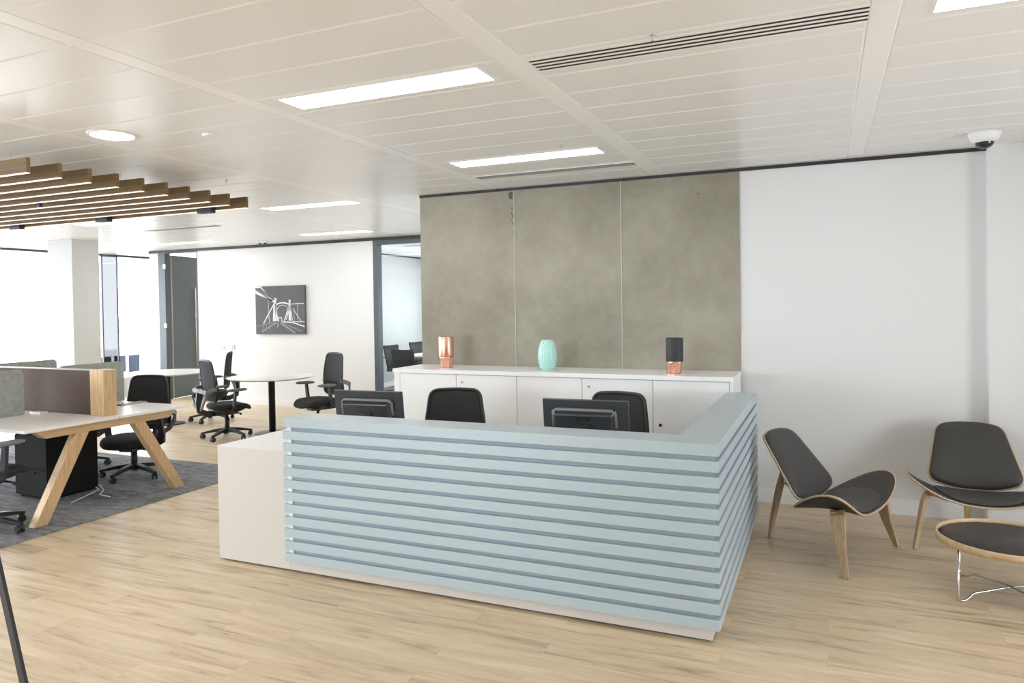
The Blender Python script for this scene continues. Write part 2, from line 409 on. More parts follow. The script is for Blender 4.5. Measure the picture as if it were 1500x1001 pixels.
# back wall (white with the concrete field), its pilaster, head trim and skirting
struct(MB().box(-3.64, 4.5, 6.12, 6.30, 0, H).build('wall_back', M['wall']))
struct(MB().box(1.06, 4.5, 6.03, 6.12, 0, H).build('wall_pilaster', M['wall'], bevel=.002))
struct(MB().box(-3.642, 1.06, 6.106, 6.12, H-.026, H).build('trim_1', M['dark_trim']))
struct(MB().box(-.63, 1.06, 6.106, 6.12, 0, .118).box(1.045, 1.06, 6.015, 6.106, 0, .118).box(1.06, 4.5, 6.015, 6.03, 0, .118).build('baseboard_back', M['skirt'], bevel=.003))
struct(MB().box(-3.64, -3.5, 6.30, 9.42, 0, H).build('wall_corridor', M['wall']))
struct(MB().box(-12.6, -7.0, -3.62, -3.5, 0, H).box(-3.7, 4.5, -3.62, -3.5, 0, H).box(-7.0, -3.7, -3.62, -3.5, 0, .35).box(-7.0, -3.7, -3.62, -3.5, 2.55, H).build('wall_front', M['wall']))
m = MB().box(-7.0, -3.7, -3.60, -3.52, .35, .40).box(-7.0, -3.7, -3.60, -3.52, 2.50, 2.55)
for i in range(3): m.box(-7.0+1.625*i, -6.95+1.625*i, -3.60, -3.52, .40, 2.50)
w4 = struct(m.build('window_added_front', M['frame']))  # unseen window, added to throw more light on the desk front
MB().box(-6.95, -3.75, -3.565, -3.555, .40, 2.50).build('pane', M['glass_win'], w4)
# right wall with a window opening
struct(MB().box(4.5, 4.62, -3.5, 1.5, 0, H).box(4.5, 4.62, 4.0, 6.3, 0, H).box(4.5, 4.62, 1.5, 4.0, 0, .35).box(4.5, 4.62, 1.5, 4.0, 2.15, H).build('wall_right', M['wall']))
wr = struct(MB().box(4.52, 4.58, 1.5, 4.0, .35, .39).box(4.52, 4.58, 1.5, 4.0, 2.11, 2.15).box(4.52, 4.58, 1.5, 1.54, .39, 2.11).box(4.52, 4.58, 3.96, 4.0, .39, 2.11).build('window_1', M['frame']))
MB().box(4.545, 4.55, 1.54, 3.96, .39, 2.11).build('pane', M['glass_win'], wr)
CHIP = mat('chipped_concrete', (.12, .12, .11), .9)
# concrete cladding: three sheets with narrow whitish joints
for k, (x0, x1, lab) in enumerate(((-3.638, -2.639, 'grey-beige concrete wall panel, leftmost of three, chipped along its right top edge'),
                                   (-2.631, -1.630, 'grey-beige concrete wall panel, middle one, directly behind the mint green vase'),
                                   (-1.622, -.640, 'grey-beige concrete wall panel, rightmost of three, beside the white wall'))):
    o = MB().box(x0, x1, 6.108, 6.12, 1.03, H-.026).build('concrete_panel', M['concrete'], bevel=.0015)
    tag(o, lab, 'wall panel', 'concrete wall panels')
    if k == 0:
        ch = MB()
        for (x, z, a, b) in ((-2.665, 2.640, .022, .045), (-2.655, 2.52, .007, .012), (-2.658, 2.48, .006, .01), (-2.652, 2.45, .007, .014), (-2.66, 2.41, .005, .008), (-2.648, 2.38, .006, .010), (-2.65, 2.30, .004, .008)):
            ol = [(x+a*math.cos(t)*(1+.25*math.sin(3*t+x*90)), z+b*math.sin(t)*(1+.2*math.cos(2*t+z*50))) for t in [2*PI*i/12 for i in range(12)]]
            ch = MB(); ch.add([(px, 6.1068, pz) for px, pz in ol]+[(px, 6.1079, pz) for px, pz in ol], [tuple(range(12))]+[(i, (i+1) % 12, (i+1) % 12+12, i+12) for i in range(12)]); ch.build('chip', CHIP, o)
    if k == 2:
        ch = MB(); ch.lathe([(.006, 6.1070), (.006, 6.1082)], (-.97, 0, 2.53), 12, axis=1)
        ch.build('hole', M['void'], o)
jm = MB()
for x in (-2.639, -1.630):
    jm.box(x, x+.008, 6.104, 6.12, 1.03, H-.026)
struct(jm.build('trim_2', mat('pale_joint_filler', (.50, .49, .44), .8)))

# far wall with door opening and glazed front
fw = MB().box(-11.35, -11.13, 9.42, 9.52, 0, H).box(-10.17, -6.47, 9.42, 9.52, 0, H)
struct(fw.build('wall_far', M['far_wall']))
struct(MB().box(-11.36, -3.64, 9.405, 9.42, 2.665, H).build('trim_3', M['dark_trim']))
struct(MB().box(-10.17, -6.47, 9.408, 9.42, 0, .10).box(-11.35, -11.13, 9.408, 9.42, 0, .10).build('baseboard_far', M['skirt'], bevel=.002))
dr = struct(MB().box(-11.13, -10.96, 9.415, 9.53, 0, H).box(-10.19, -10.17, 9.415, 9.53, 0, H).box(-10.96, -10.19, 9.415, 9.53, 2.655, H).build('door_1', M['frame'], bevel=.003))
th = math.radians(101)
dx, dy = math.cos(th), math.sin(th); nx, ny = dy, -dx
leaf = MB().obox((-10.985+.43*dx, 9.545+.43*dy, 1.32), (dx*.41, dy*.41, 0), (nx*.022, ny*.022, 0), (0, 0, 1.31)).build('door_leaf', M['door_dark'], dr, bevel=.002)
MB().obox((-10.985+.016*dx, 9.545+.016*dy, 1.32), (dx*.005, dy*.005, 0), (nx*.022, ny*.022, 0), (0, 0, 1.31)).build('leaf_edge', mat('pale_door_edge', (.62, .52, .42), .5), leaf)
hd = MB(); bx, by = -10.985+.62*dx+nx*.06, 9.545+.62*dy+ny*.06
hd.tube([(bx, by, .55), (bx, by, 2.05)], .013, 10)
for z in (.65, 1.95): hd.tube([(bx, by, z), (bx-nx*.05, by-ny*.05, z)], .009, 8)
tag(hd.build('door_handle', M['chrome'], leaf), 'long vertical steel pull bar')
hg = MB()
for z in (.4, 1.35, 2.42): hg.box(-10.985, -10.955, 9.40, 9.43, z-.04, z+.04)
hg.build('hinge', M['chrome'], dr)

gf = struct(MB().box(-6.47, -6.385, 9.41, 9.53, 0, H).box(-6.385, -3.64, 9.41, 9.53, 2.60, 2.665).box(-6.385, -3.64, 9.41, 9.53, 0, .06).box(-4.9, -4.83, 9.41, 9.53, .06, 2.6).build('window_2', M['frame'], bevel=.002))
MB().box(-6.385, -4.9, 9.465, 9.475, .06, 2.6).box(-4.83, -3.64, 9.465, 9.475, .06, 2.6).build('pane', M['glass'], gf)
# meeting room and far left room
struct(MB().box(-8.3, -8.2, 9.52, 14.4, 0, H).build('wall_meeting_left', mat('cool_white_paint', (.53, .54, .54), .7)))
struct(MB().box(-8.2, -8.185, 9.53, 14.4, H-.03, H).build('trim_4', M['dark_trim']))
struct(MB().box(-8.2, -8.188, 9.53, 14.4, 0, .1).build('baseboard_meeting', M['skirt']))
struct(MB().box(-12.6, -7.8, 14.4, 14.5, 0, H).box(-4.0, -3.5, 14.4, 14.5, 0, H).box(-7.8, -4.0, 14.4, 14.5, 0, .3).box(-7.8, -4.0, 14.4, 14.5, 2.5, H).build('wall_rear', M['wall']))
w5 = struct(MB().box(-7.8, -4.0, 14.42, 14.48, .3, .35).box(-7.8, -4.0, 14.42, 14.48, 2.45, 2.5).box(-7.8, -7.75, 14.42, 14.48, .35, 2.45).box(-4.05, -4.0, 14.42, 14.48, .35, 2.45).box(-5.93, -5.87, 14.42, 14.48, .35, 2.45).build('window_added_rear', M['frame']))  # unseen window, added to brighten the meeting room
MB().box(-7.75, -4.05, 14.445, 14.455, .35, 2.45).build('pane', M['glass_win'], w5)
struct(MB().box(-3.64, -3.5, 9.42, 14.4, 0, H).build('wall_meeting_right', M['wall']))

# window wall on the left: sill, head, mullions, glass
wl = MB().box(-12.72, -12.6, -3.5, 14.4, 0, .30).box(-12.72, -12.58, -3.5, 14.4, .28, .32)
struct(wl.build('wall_left', M['wall']))
wf_ = MB().box(-12.70, -12.58, -3.5, 14.4, H-.035, H)
for y in (-2.1, -.6, .9, 2.4, 3.9, 5.4, 6.9, 10.9, 12.4): wf_.box(-12.68, -12.6, y-.025, y+.025, .32, H-.035)
for y0, y1 in ((9.350, 9.366), (9.415, 9.437), (9.740, 9.760)): wf_.box(-12.66, -12.63, y0, y1, .32, H-.035)
w3 = struct(wf_.build('window_3', M['frame']))
MB().box(-12.655, -12.645, -3.5, 9.345, .32, H-.035).box(-12.655, -12.645, 9.765, 14.4, .32, H-.035).build('pane', M['glass_win'], w3)
tag(MB().box(-12.655, -12.645, 9.44, 9.735, .32, H-.035).build('pane', M['glass_frost'], w3), 'faintly grey narrow pane')

# column with shallow head
struct(MB().box(-10.87, -10.32, 7.22, 7.66, 0, H).build('wall_column', mat('column_paint', (.66, .66, .645), .7), bevel=.003))

# outside: a pale building far below with dark windows, and paving
gd = MB().box(-90, -13.5, -60, 120, -9.1, -9).build('paving', M['ground']); struct(gd)
def building():
    t = thing('office_building', 'pale building with a row of dark windows seen far off through the left windows', 'building', (-62, 49.0, -9.3))
    MB().box(-1.2, 1.2, -8, 4, 0, 7.3).build('facade', M['building'], t)
    for i in range(3):
        y = -4.1+i*1.5
        m = MB(); m.box(1.2, 1.26, y, y+1.15, 5.35-.15*i, 6.75)
        m.build('window', M['dark_glass'], t)
building()

# ------------------------------------------------------------------ luminaires and ceiling things
def luminaire_proto():
    t = thing('ceiling_light', '', 'light')
    L_, W_ = .575, .098
    m = MB()
    m.box(-L_-.012, L_+.012, -W_-.012, -W_, -.004, .0); m.box(-L_-.012, L_+.012, W_, W_+.012, -.004, 0)
    m.box(-L_-.012, -L_, -W_, W_, -.004, 0); m.box(L_, L_+.012, -W_, W_, -.004, 0)
    m.build('frame', M['lamp_frame'], t)
    MB().box(-L_, L_, -W_, W_, -.003, .0).build('diffuser', M['light'], t)
    return t
lp = luminaire_proto(); first = [True]
def lum(x, y, label, group=None):
    if first[0]: o = lp; o.location = (x, y, H-.0005); o['label'] = label; first[0] = False
    else: o = dup(lp, (x, y, H-.0005), 0, label)
    o['group'] = 'recessed rectangular ceiling lights'
lum(-2.03, 3.06, 'long bright rectangular ceiling light, largest whole one, left of the black air slots')
lum(-2.03, 4.92, 'bright rectangular ceiling light just in front of the grey air grille by the concrete wall')
lum(-5.0, 6.13, 'slim bright ceiling light right of the far end of the wooden baffles')
lum(-6.5, 8.53, 'distant bright ceiling light above the bridge picture near the far wall')
lum(-9.45, 8.53, 'distant bright ceiling light near the far wall above the grey door')
lum(-8.0, 6.13, 'bright ceiling light partly hidden behind the wooden baffles')
lum(.955, 3.06, 'bright ceiling light cut off by the upper right corner of the photo')
lum(-6.5, 10.1, 'ceiling light inside the glazed meeting room')
lum(-10.9, 11.2, 'ceiling light in the room beyond the open grey door')
HID = 'ceiling light outside the frame of the photo'
for x, y in ((-2.03, .6), (-5.0, .9), (-5.0, -1.6), (-6.5, 12.4), (-8.0, 1.0)): lum(x, y, HID)
t = thing('round_downlight', 'round bright recessed downlight above the wooden baffles at upper left', 'light', (-4.03, 3.10, H-.0005))
MB().lathe([(.125, -.008), (.140, -.006), (.142, 0)], n=40).build('rim', M['lamp_frame'], t)
MB().lathe([(.002, -.0095), (.12, -.0095), (.124, -.006)], n=40).build('diffuser', M['spot'], t)

# air slots
t = thing('slot_diffuser', 'long ceiling air diffuser with four black slots at top centre-right', 'air vent', (-.527, 3.06, H))
m = MB().box(-.684, .684, -.095, .095, -.003, -.0005); m.build('plate', M['ceiling_band'], t)
for i in range(4):
    y = -.062+.041*i; MB().box(-.682, .682, y-.0075, y+.0075, -.0042, -.003).build('slot', M['void'], t)
def grille(x, y, label):
    t = thing('air_grille', label, 'air vent', (x, y, H), group='long grey air grilles')
    m = MB().box(-.69, .69, -.06, .06, -.004, -.0005); m.build('frame', M['ceiling_band'], t)
    m = MB().box(-.675, .675, -.045, .045, -.0055, -.004, 0)
    for i in range(5): m.box(-.67, .67, -.040+.018*i, -.034+.018*i, -.008, -.0055, 1)
    m.build('louvre', [M['void'], M['vent_grey']], t)
grille(-2.03, 5.50, 'long grey slatted air grille in the ceiling just before the concrete wall')
grille(-7.85, 7.00, 'thin distant grey air grille in the ceiling behind the wooden baffles')
grille(-6.2, 11.0, 'thin air grille in the ceiling of the glazed meeting room')

def sprinkler(x, y, z, label):
    t = thing('sprinkler_head', label, 'sprinkler', (x, y, z), group='small ceiling sprinkler heads'); t.scale = (.4, .4, .55)
    MB().lathe([(.032, 0), (.030, -.004), (.010, -.006), (.009, -.022), (.004, -.024)], n=16).build('escutcheon', M['chrome'], t)
    MB().lathe([(.004, -.024), (.004, -.040), (.017, -.041), (.017, -.044)], n=12).build('deflector', M['chrome'], t)
sprinkler(-4.62, 4.60, H, 'sprinkler head on the ceiling above the right end of the wooden baffles')
sprinkler(-1.64, 4.62, H, 'sprinkler head on the ceiling just above the second large rectangular light')
sprinkler(-.64, 2.93, H, 'sprinkler head on the ceiling just behind the black air slots')
sprinkler(-8.26, 7.87, H, 'sprinkler head on the far ceiling left of the double-dot detector')
sprinkler(-4.99, 7.92, H, 'sprinkler head on the ceiling left of the concrete wall end')
sprinkler(-11.8, 7.0, H, 'sprinkler head on the ceiling at far left above the desk screens')
t = thing('smoke_detector', 'small flat white detector disc on the ceiling right of the round downlight', 'detector', (-3.50, 3.36, H))
MB().lathe([(.045, 0), (.045, -.008), (.03, -.016), (.002, -.018)], n=24).build('housing', M['lamp_frame'], t)
MB().lathe([(.0305, -.0145), (.034, -.0135), (.034, -.0115)], n=24, cap=False).build('vent_ring', M['vent_grey'], t)
t = thing('twin_detector', 'tiny black twin-lens unit on the ceiling near the far wall above the picture', 'detector', (-8.25, 8.95, H))
MB().box(-.09, .09, -.03, .03, -.03, 0).build('housing', M['lamp_frame'], t, bevel=.004)
for s in (-1, 1): MB().lathe([(.025, -.03), (.022, -.045), (.004, -.052)], (s*.05, 0, 0), 14).build('lens', M['black'], t)

# dome camera
t = thing('dome_camera', 'white dome security camera with a smoked half-sphere under the ceiling at upper right', 'camera', (.955, 5.56, H))
MB().lathe([(.095, 0), (.093, -.020), (.080, -.055), (.062, -.068), (.056, -.070)], n=40).build('housing', M['skirt'], t)
MB().lathe([(.054, -.068)]+[(.053*math.cos(a), -.070-.040*math.sin(a)) for a in [PI/2*i/8 for i in range(8)]]+[(.001, -.110)], n=32).build('dome', M['dome'], t)
MB().box(-.155, -.02, -.05, .05, -.0035, 0).build('mounting_plate', M['skirt'], t)

# ------------------------------------------------------------------ wooden ceiling baffles
def baffle_proto():
    t = thing('ceiling_baffle', '', 'ceiling baffle', (0, 0, 0))
    MB().box(-4.2, 0, -.013, .013, .004, .098).build('board', M['baffle'], t)
    MB().box(-4.2, -.002, -.012, .012, 0, .004).build('glowing_underside', M['baffle_underside'], t)  # pale underside of the board, weakly emissive
    for x in (-.5, -1.8, -3.1):
        m = MB(); m.tube([(x, 0, .098), (x, 0, H-2.5)], .0008, 5); m.build('suspension_wire', M['chrome'], t)
    return t
bp = baffle_proto()
ordn = ['nearest wooden ceiling baffle, at the upper left edge of the photo', 'second wooden ceiling baffle from the front', 'third wooden ceiling baffle from the front',
        'fourth wooden ceiling baffle from the front', 'fifth wooden ceiling baffle from the front', 'sixth wooden ceiling baffle from the front',
        'seventh wooden ceiling baffle from the front', 'third wooden ceiling baffle from the back', 'second wooden ceiling baffle from the back, in front of the last one',
        'farthest wooden ceiling baffle, reaching furthest right, with black connector blocks']
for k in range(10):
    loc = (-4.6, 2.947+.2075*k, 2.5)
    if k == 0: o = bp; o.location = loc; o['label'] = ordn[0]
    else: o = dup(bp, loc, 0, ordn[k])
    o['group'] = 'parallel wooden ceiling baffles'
    if k == 9:
        for x in (-.43, -1.75, -3.05): MB().box(x-.08, x+.08, -.075, -.014, -.022, .034).build('connector_block', M['black'], o, bevel=.003)
t = thing('pendant_sensor', 'tiny black sensor hanging among the wooden baffles', 'sensor', (-5.9, 3.87, 2.5))
MB().lathe([(.006, .21), (.006, .03), (.016, .026), (.018, -.01), (.01, -.016)], n=14).build('body', M['black'], t)

# ------------------------------------------------------------------ reception desk
t = thing('reception_desk', 'L-shaped reception desk of pale blue horizontal slats on a white base', 'reception desk', (0, 0, 0))
# white plinth and lower white block at the left
m = MB(); m.box(-3.616, -3.03, 3.478, 4.42, .012, .742)
m.build('side_counter', M['beige_lam'], t, bevel=.002)
tp = MB().box(-3.6155, -3.03, 3.479, 4.4195, .7421, .7435).build('side_top', M['white_lam'], t)
m = MB(); m.box(-3.03, -.503, 3.478, 3.62, .012, .09); m.box(-.62, -.503, 3.62, 5.50, .012, .09)
m.build('plinth', M['beige_lam'], t, bevel=.0015)
m = MB(); m.box(-3.60, -.52, 3.50, 3.60, 0, .012); m.box(-.60, -.52, 3.60, 5.48, 0, .012)
m.build('shadow_gap', M['void'], t)
# backing boards
m = MB(); m.box(-3.022, -.487, 3.462, 3.60, .09, .945); m.box(-.60, -.487, 3.60, 5.505, .09, .945)
m.build('backing_board', M['blue_back'], t)
m = MB(); m.box(-3.022, -2.99, 3.456, 3.462, .08, .90)
m.build('slat_spacer', M['skirt'], t)
pitch = (.957-.056-.078)/11
for k in range(12):
    z0 = .078+pitch*k; z1 = z0+.0515
    if k == 11: z1 = .957
    m = MB()
    y0, y1 = 3.438, 3.462; x0, x1 = -.487, -.463
    vs = [(-3.042, y0), (x1, y0), (x1, 5.52), (x0, 5.52), (x0, y1), (-3.042, y1)]
    if k == 11: vs = [(-3.042, y0), (x1, y0), (x1, 5.52), (-.683, 5.52), (-.683, 3.655), (-3.042, 3.655)]
    n = len(vs)
    m.add([(x, y, z0) for x, y in vs]+[(x, y, z1) for x, y in vs],
          [tuple(range(n))[::-1], tuple(range(n, 2*n))]+[(i, (i+1) % n, (i+1) % n+n, i+n) for i in range(n)])
    if k == 11: tag(m.build('counter_top', M['blue'], t, bevel=.002), 'wide pale blue top board')
    else: m.build('slat', M['blue'], t, bevel=.0015)
# inner worksurface and inner faces
m = MB(); m.box(-3.03, -.60, 3.60, 4.36, .715, .742)
m.build('worksurface', M['white_lam'], t, bevel=.002)
m = MB(); m.box(-3.00, -.62, 3.601, 3.615, .742, .90); m.box(-.635, -.62, 3.615, 5.48, .742, .90)
m.build('inner_face', M['white_lam'], t)
m = MB(); m.box(-2.1, -2.06, 3.7, 4.32, 0, .715)
m.build('support_panel', M['white_lam'], t)

# ------------------------------------------------------------------ cupboards behind the desk
labs = ['white cupboard at the left end of the row under the concrete wall', 'white cupboard second from left in the row, with a lock at its upper left', 'white cupboard in the middle of the row, below the mint vase',
        'white cupboard second from right in the row, behind the right monitor', 'white cupboard at the right end of the row, beside the blue desk return']
for k in range(5):
    x0 = -3.571+.5806*k; x1 = x0+.5806
    t = thing('cupboard', labs[k], 'cupboard', ((x0+x1)/2, 5.59, 0), group='white cupboards under the concrete wall')
    hw = .2903
    a0 = -hw+.001-(.062 if k == 0 else 0); a1 = hw-.001+(.030 if k == 4 else 0)
    MB().box(a0, a1, .019, .50, .0, 1.024).build('body', M['white_lam'], t)
    if k == 0: MB().box(a0, -hw-.001, -.0, .018, .0, 1.024).build('end_panel', M['white_lam'], t)
    if k == 4: MB().box(hw+.001, a1, -.0, .018, .0, 1.024).build('end_panel', M['white_lam'], t)
    d = MB().box(-hw+.002, hw-.002, 0, .018, .08, 1.020).build('door', M['white_lam'], t, bevel=.0015)
    if k in (1, 3, 4):
        z = {1: .955, 3: .955, 4: .67}[k]
        l = MB().lathe([(.013, -.006), (.013, .0)], (-hw+.058, 0, z), 16, axis=1).build('lock', M['chrome'], d)
        MB().lathe([(.006, -.0075), (.006, -.006)], (-hw+.058, 0, z), 10, axis=1).build('keyhole', M['void'], l)
t = MB().box(-3.640, -.634, 5.575, 6.104, 1.0245, 1.06).build('worktop', M['white_lam'], bevel=.002)
tag(t, 'continuous white worktop lying across the row of white cupboards', 'worktop')

# ------------------------------------------------------------------ ornaments
def tealight(x, y, label, top_mat, brush):
    t = thing('candle_holder', label, 'candle holder', (x, y, 1.0605))
    R_ = .068; hb = .105 if brush else .098; ht = .285
    ol = []
    m = MB()
    n = 48
    # flower-shaped lobed copper foot
    def ring(r, z, lob):
        return [((r*(1-lob*abs(math.sin(2*a))))*math.cos(a) if False else r*(1-1.4*lob*abs(math.cos(2.5*a))**.7)*math.cos(a), r*(1-1.4*lob*abs(math.cos(2.5*a))**.7)*math.sin(a), z) for a in [2*PI*i/n for i in range(n)]]
    rs = [ring(R_*.94, 0, .30), ring(R_*.95, .01, .30), ring(R_*.97, hb*.6, .22), ring(R_*.99, hb*.85, .08), ring(R_, hb, 0)]
    k0 = 0
    for r_ in rs: m.v += r_
    for j in range(len(rs)-1):
        for i in range(n): m.quad([j*n+i, j*n+(i+1) % n, (j+1)*n+(i+1) % n, (j+1)*n+i], 0, True)
    m.quad(list(range(n))[::-1]); m.quad([4*n+i for i in range(n)])
    m.build('foot', M['copper'], t)
    MB().lathe([(R_*.985, hb+.001), (R_, hb+.004), (R_, ht-.002), (R_*.985, ht), (R_*.94, ht), (R_*.94, ht-.02), (.001, ht-.021)], n=48).build('cup', top_mat, t)
tealight(-3.20, 5.80, 'all-copper cylindrical candle holder on the white worktop at left', M['copper_brushed'], True)
tealight(-1.113, 5.78, 'candle holder with matte black cylinder above a copper foot, at right on worktop', M['matte_black'], False)
t = thing('vase', 'mint green textured ceramic vase in the middle of the white worktop', 'vase', (-2.207, 5.80, 1.0605))
pr_ = [(.001, 0), (.052, 0), (.058, .004), (.070, .03), (.080, .07), (.0845, .11), (.0835, .145), (.079, .18), (.070, .215), (.059, .243), (.052, .256), (.049, .260), (.045, .260), (.043, .24), (.05, .20), (.001, .19)]
MB().lathe(pr_, n=64).build('body', M['vase'], t)
MB().lathe([(.0445, .2585), (.050, .2585), (.0515, .261), (.050, .264), (.0455, .264)], n=40, cap=False).build('rim', mat('mint_glaze', (.50, .80, .73), .15), t)

# ------------------------------------------------------------------ monitors (seen from behind)
def monitor(x, y, rz, label, tilt=8):
    t = thing('monitor', label, 'monitor', (x, y, .7425), rz, group='black monitors on the reception desk')
    a = math.radians(tilt)
    # local: back of screen faces -y ; screen plane leans back (towards -y)
    def P(u, v, d): # u across, v up, d toward the sitter
        return Vector((u, -math.sin(a)*v*1.0+d*math.cos(a), .092+math.cos(a)*v+d*math.sin(a)))
    def pbox(m, u0, u1, v0, v1, d0, d1, mi=0, ins=0.0):
        vs = [P(u0+ins, v0+ins, d0), P(u1-ins, v0+ins, d0), P(u1-ins, v1-ins, d0), P(u0+ins, v1-ins, d0), P(u0, v0, d1), P(u1, v0, d1), P(u1, v1, d1), P(u0, v1, d1)]
        m.add(vs, [(0,3,2,1),(4,5,6,7),(0,1,5,4),(1,2,6,5),(2,3,7,6),(3,0,4,7)], mi)
    m = MB(); pbox(m, -.262, .262, -.078, .222, -.003, .018)
    sh = m.build('casing', M['monitor_grey'], t, bevel=.004)
    m = MB(); pbox(m, -.205, .195, -.07, .170, -.045, -.003, ins=.03)
    bk = m.build('rear_housing', M['monitor'], t, bevel=.006)
    m = MB(); m.tube([P(-.195, .06, -.008), P(-.192, .150, -.012), P(-.175, .163, -.016), P(.165, .163, -.016), P(.185, .148, -.012), P(.188, .06, -.008)], .011, 10)
    tag(m.build('ridge', M['grey_plastic'], t), 'raised ridge around the rear housing, its highlight painted in paler grey')  # paler grey stands in for the highlight on the ridge
    m = MB(); pbox(m, -.05, .045, .112, .122, -.050, -.044); m.build('carry_slot', M['screen_glass'], t)
    m = MB(); pbox(m, -.045, .045, .05, .085, -.058, -.044); m.build('stand_plate', M['black'], t, bevel=.002)
    m = MB(); pbox(m, -.25, .25, -.065, .21, .018, .019); m.build('screen', M['screen_glass'], t)
    m = MB(); m.tube([P(0, .06, -.055), (0, -.075, .12), (0, -.06, .012)], .02, 10)
    m.build('stand', M['black'], t)
    MB().lathe([(.10, 0), (.10, .008), (.03, .014)], (0, -.04, 0), 32).build('foot', M['black'], t)
monitor(-2.865, 4.10, math.radians(4), 'black flat monitor seen from behind, left one on the reception desk')
monitor(-1.32, 4.10, math.radians(3), 'black flat monitor seen from behind, right one on the reception desk')

# ------------------------------------------------------------------ task chairs
def back_fn(lift=0, y0=-.235):
    def fn(x, v):   # v: height 0..~.52 over seat back ; curved in plan and in profile
        lean = .03-.17*v - .09*v*v
        y = y0-.03*math.cos(v*5)+.02+lean+.38*x*x
        return Vector((x, y, .535+v+lift))
    return fn
def task_chair(label):
    t = thing('office_chair', label, 'chair', (0, 0, 0), group='black mesh-backed office swivel chairs')
    # seat: cushion of stacked rings
    m = MB(); k0 = 36
    def ring(sx, sy, z, drop):
        o = superellipse(.255*sx, .245*sy, 3.0, k0, .06, 0, .03); return [(x, y, z-drop*max(0, (y-.10))**2*1.6) for x, y in o]
    rr = [ring(.80, .80, .425, 1), ring(.96, .96, .432, 1), ring(1, 1, .452, 1), ring(.985, .985, .470, 1), ring(.93, .93, .484, 1), ring(.8, .8, .490, 1), ring(.5, .5, .484, .9), ring(.2, .2, .482, .5)]
    for r_ in rr: m.v += r_
    for j in range(len(rr)-1):
        for i in range(k0): m.quad([j*k0+i, j*k0+(i+1) % k0, (j+1)*k0+(i+1) % k0, (j+1)*k0+i], 0, True)
    m.quad(list(range(k0))[::-1]); m.quad([(len(rr)-1)*k0+i for i in range(k0)], 0, True)
    m.build('seat', M['black_soft'], t)
    m = MB()
    o1 = superellipse(.215, .20, 3, 28, .05, 0, .0)
    m.v += [(x*.62, y*.7, .375) for x, y in o1]; m.v += [(x, y, .405) for x, y in o1]; m.v += [(x, y, .430) for x, y in o1]
    for j in range(2):
        for i in range(28): m.quad([j*28+i, j*28+(i+1) % 28, (j+1)*28+(i+1) % 28, (j+1)*28+i], 0, True)
    m.quad(list(range(28))[::-1]); m.quad([56+i for i in range(28)])
    m.box(-.07, .07, -.16, .12, .345, .38)
    for s in (1,): m.tube([(.07, .05, .385), (.25, .06, .378), (.29, .06, .37)], [.008, .008, .014], 8)
    m.tube([(-.07, .10, .385), (-.24, .11, .372)], [.008, .013], 8)
    m.build('seat_mechanism', M['black'], t)
    # back
    fn = back_fn()
    ol = rounded([(-.185, -.01), (.185, -.01), (.232, .20), (.190, .50), (.0, .512), (-.190, .50), (-.232, .20)], [.08, .08, .16, .06, .1, .06, .16], 6)
    m = MB(); m.panel(ol, fn, -.004, .004, 6, 0)
    bk = m.build('backrest', M['mesh'], t)
    m = MB(); m.loop([fn(x, v) for x, v in ol], .0125, 8); m.build('backrest_frame', M['black'], bk)
    # lumbar carrier behind the back (grey U-shape) and spine
    m = MB()
    pts = [(-.215, -.205, .70), (-.235, -.26, .69), (-.235, -.32, .66), (-.20, -.345, .58), (-.14, -.35, .50), (-.06, -.33, .445), (.06, -.33, .445), (.14, -.35, .50), (.20, -.345, .58), (.235, -.32, .66), (.235, -.26, .69), (.215, -.205, .70)]
    m.tube(pts, None, flat=(.022, .045), up=(0, 0, 1))
    m.tube([(-.225, -.325, .66), (0, -.355, .675), (.225, -.325, .66)], None, flat=(.014, .05), up=(0, 0, 1))
    m.build('lumbar_carrier', M['grey_plastic'], t)
    m = MB(); m.tube([(0, -.10, .37), (0, -.24, .375), (0, -.335, .42), (0, -.345, .52), (0, -.33, .66)], None, flat=(.07, .03), up=(1, 0, 0))
    m.build('spine', M['black'], t)
    # arms
    for s in (-1, 1):
        m = MB(); m.tube([(s*.10, -.02, .40), (s*.24, -.03, .405), (s*.285, -.03, .43), (s*.292, -.02, .50), (s*.285, .0, .655)], None, flat=[(.05, .02), (.05, .022), (.055, .026), (.055, .026), (.042, .024)], up=(0, 1, 0))
        a = m.build('armrest', M['black'], t)
        m = MB(); o2 = superellipse(.043, .125, 3, 24, 0, s*.275, .02)
        for sc, z in ((.7, .655), (1, .662), (1, .678), (.85, .686)): m.v += [((x-s*.275)*sc+s*.275, (y-.02)*sc+.02, z+(.0 if y > -.05 else -.004)) for x, y in o2]
        for j in range(3):
            for i in range(24): m.quad([j*24+i, j*24+(i+1) % 24, (j+1)*24+(i+1) % 24, (j+1)*24+i], 0, True)
        m.quad(list(range(24))[::-1]); m.quad([72+i for i in range(24)])
        m.build('arm_pad', M['grey_plastic'], a)
    MB().lathe([(.030, .085), (.030, .26), (.018, .262), (.018, .345)], n=20).build('gas_column', M['black'], t)
    # star base
    m = MB(); m.lathe([(.045, .07), (.05, .085), (.045, .125), (.03, .135)], n=20)
    for i in range(5):
        a = 2*PI*i/5+.3; c, s = math.cos(a), math.sin(a)
        m.tube([(.03*c, .03*s, .110), (.17*c, .17*s, .095), (.305*c, .305*s, .068), (.318*c, .318*s, .066)], None, flat=[(.052, .045), (.044, .034), (.034, .022), (.030, .018)], up=(0, 0, 1))
    m.build('star_base', M['black'], t, bevel=.003)
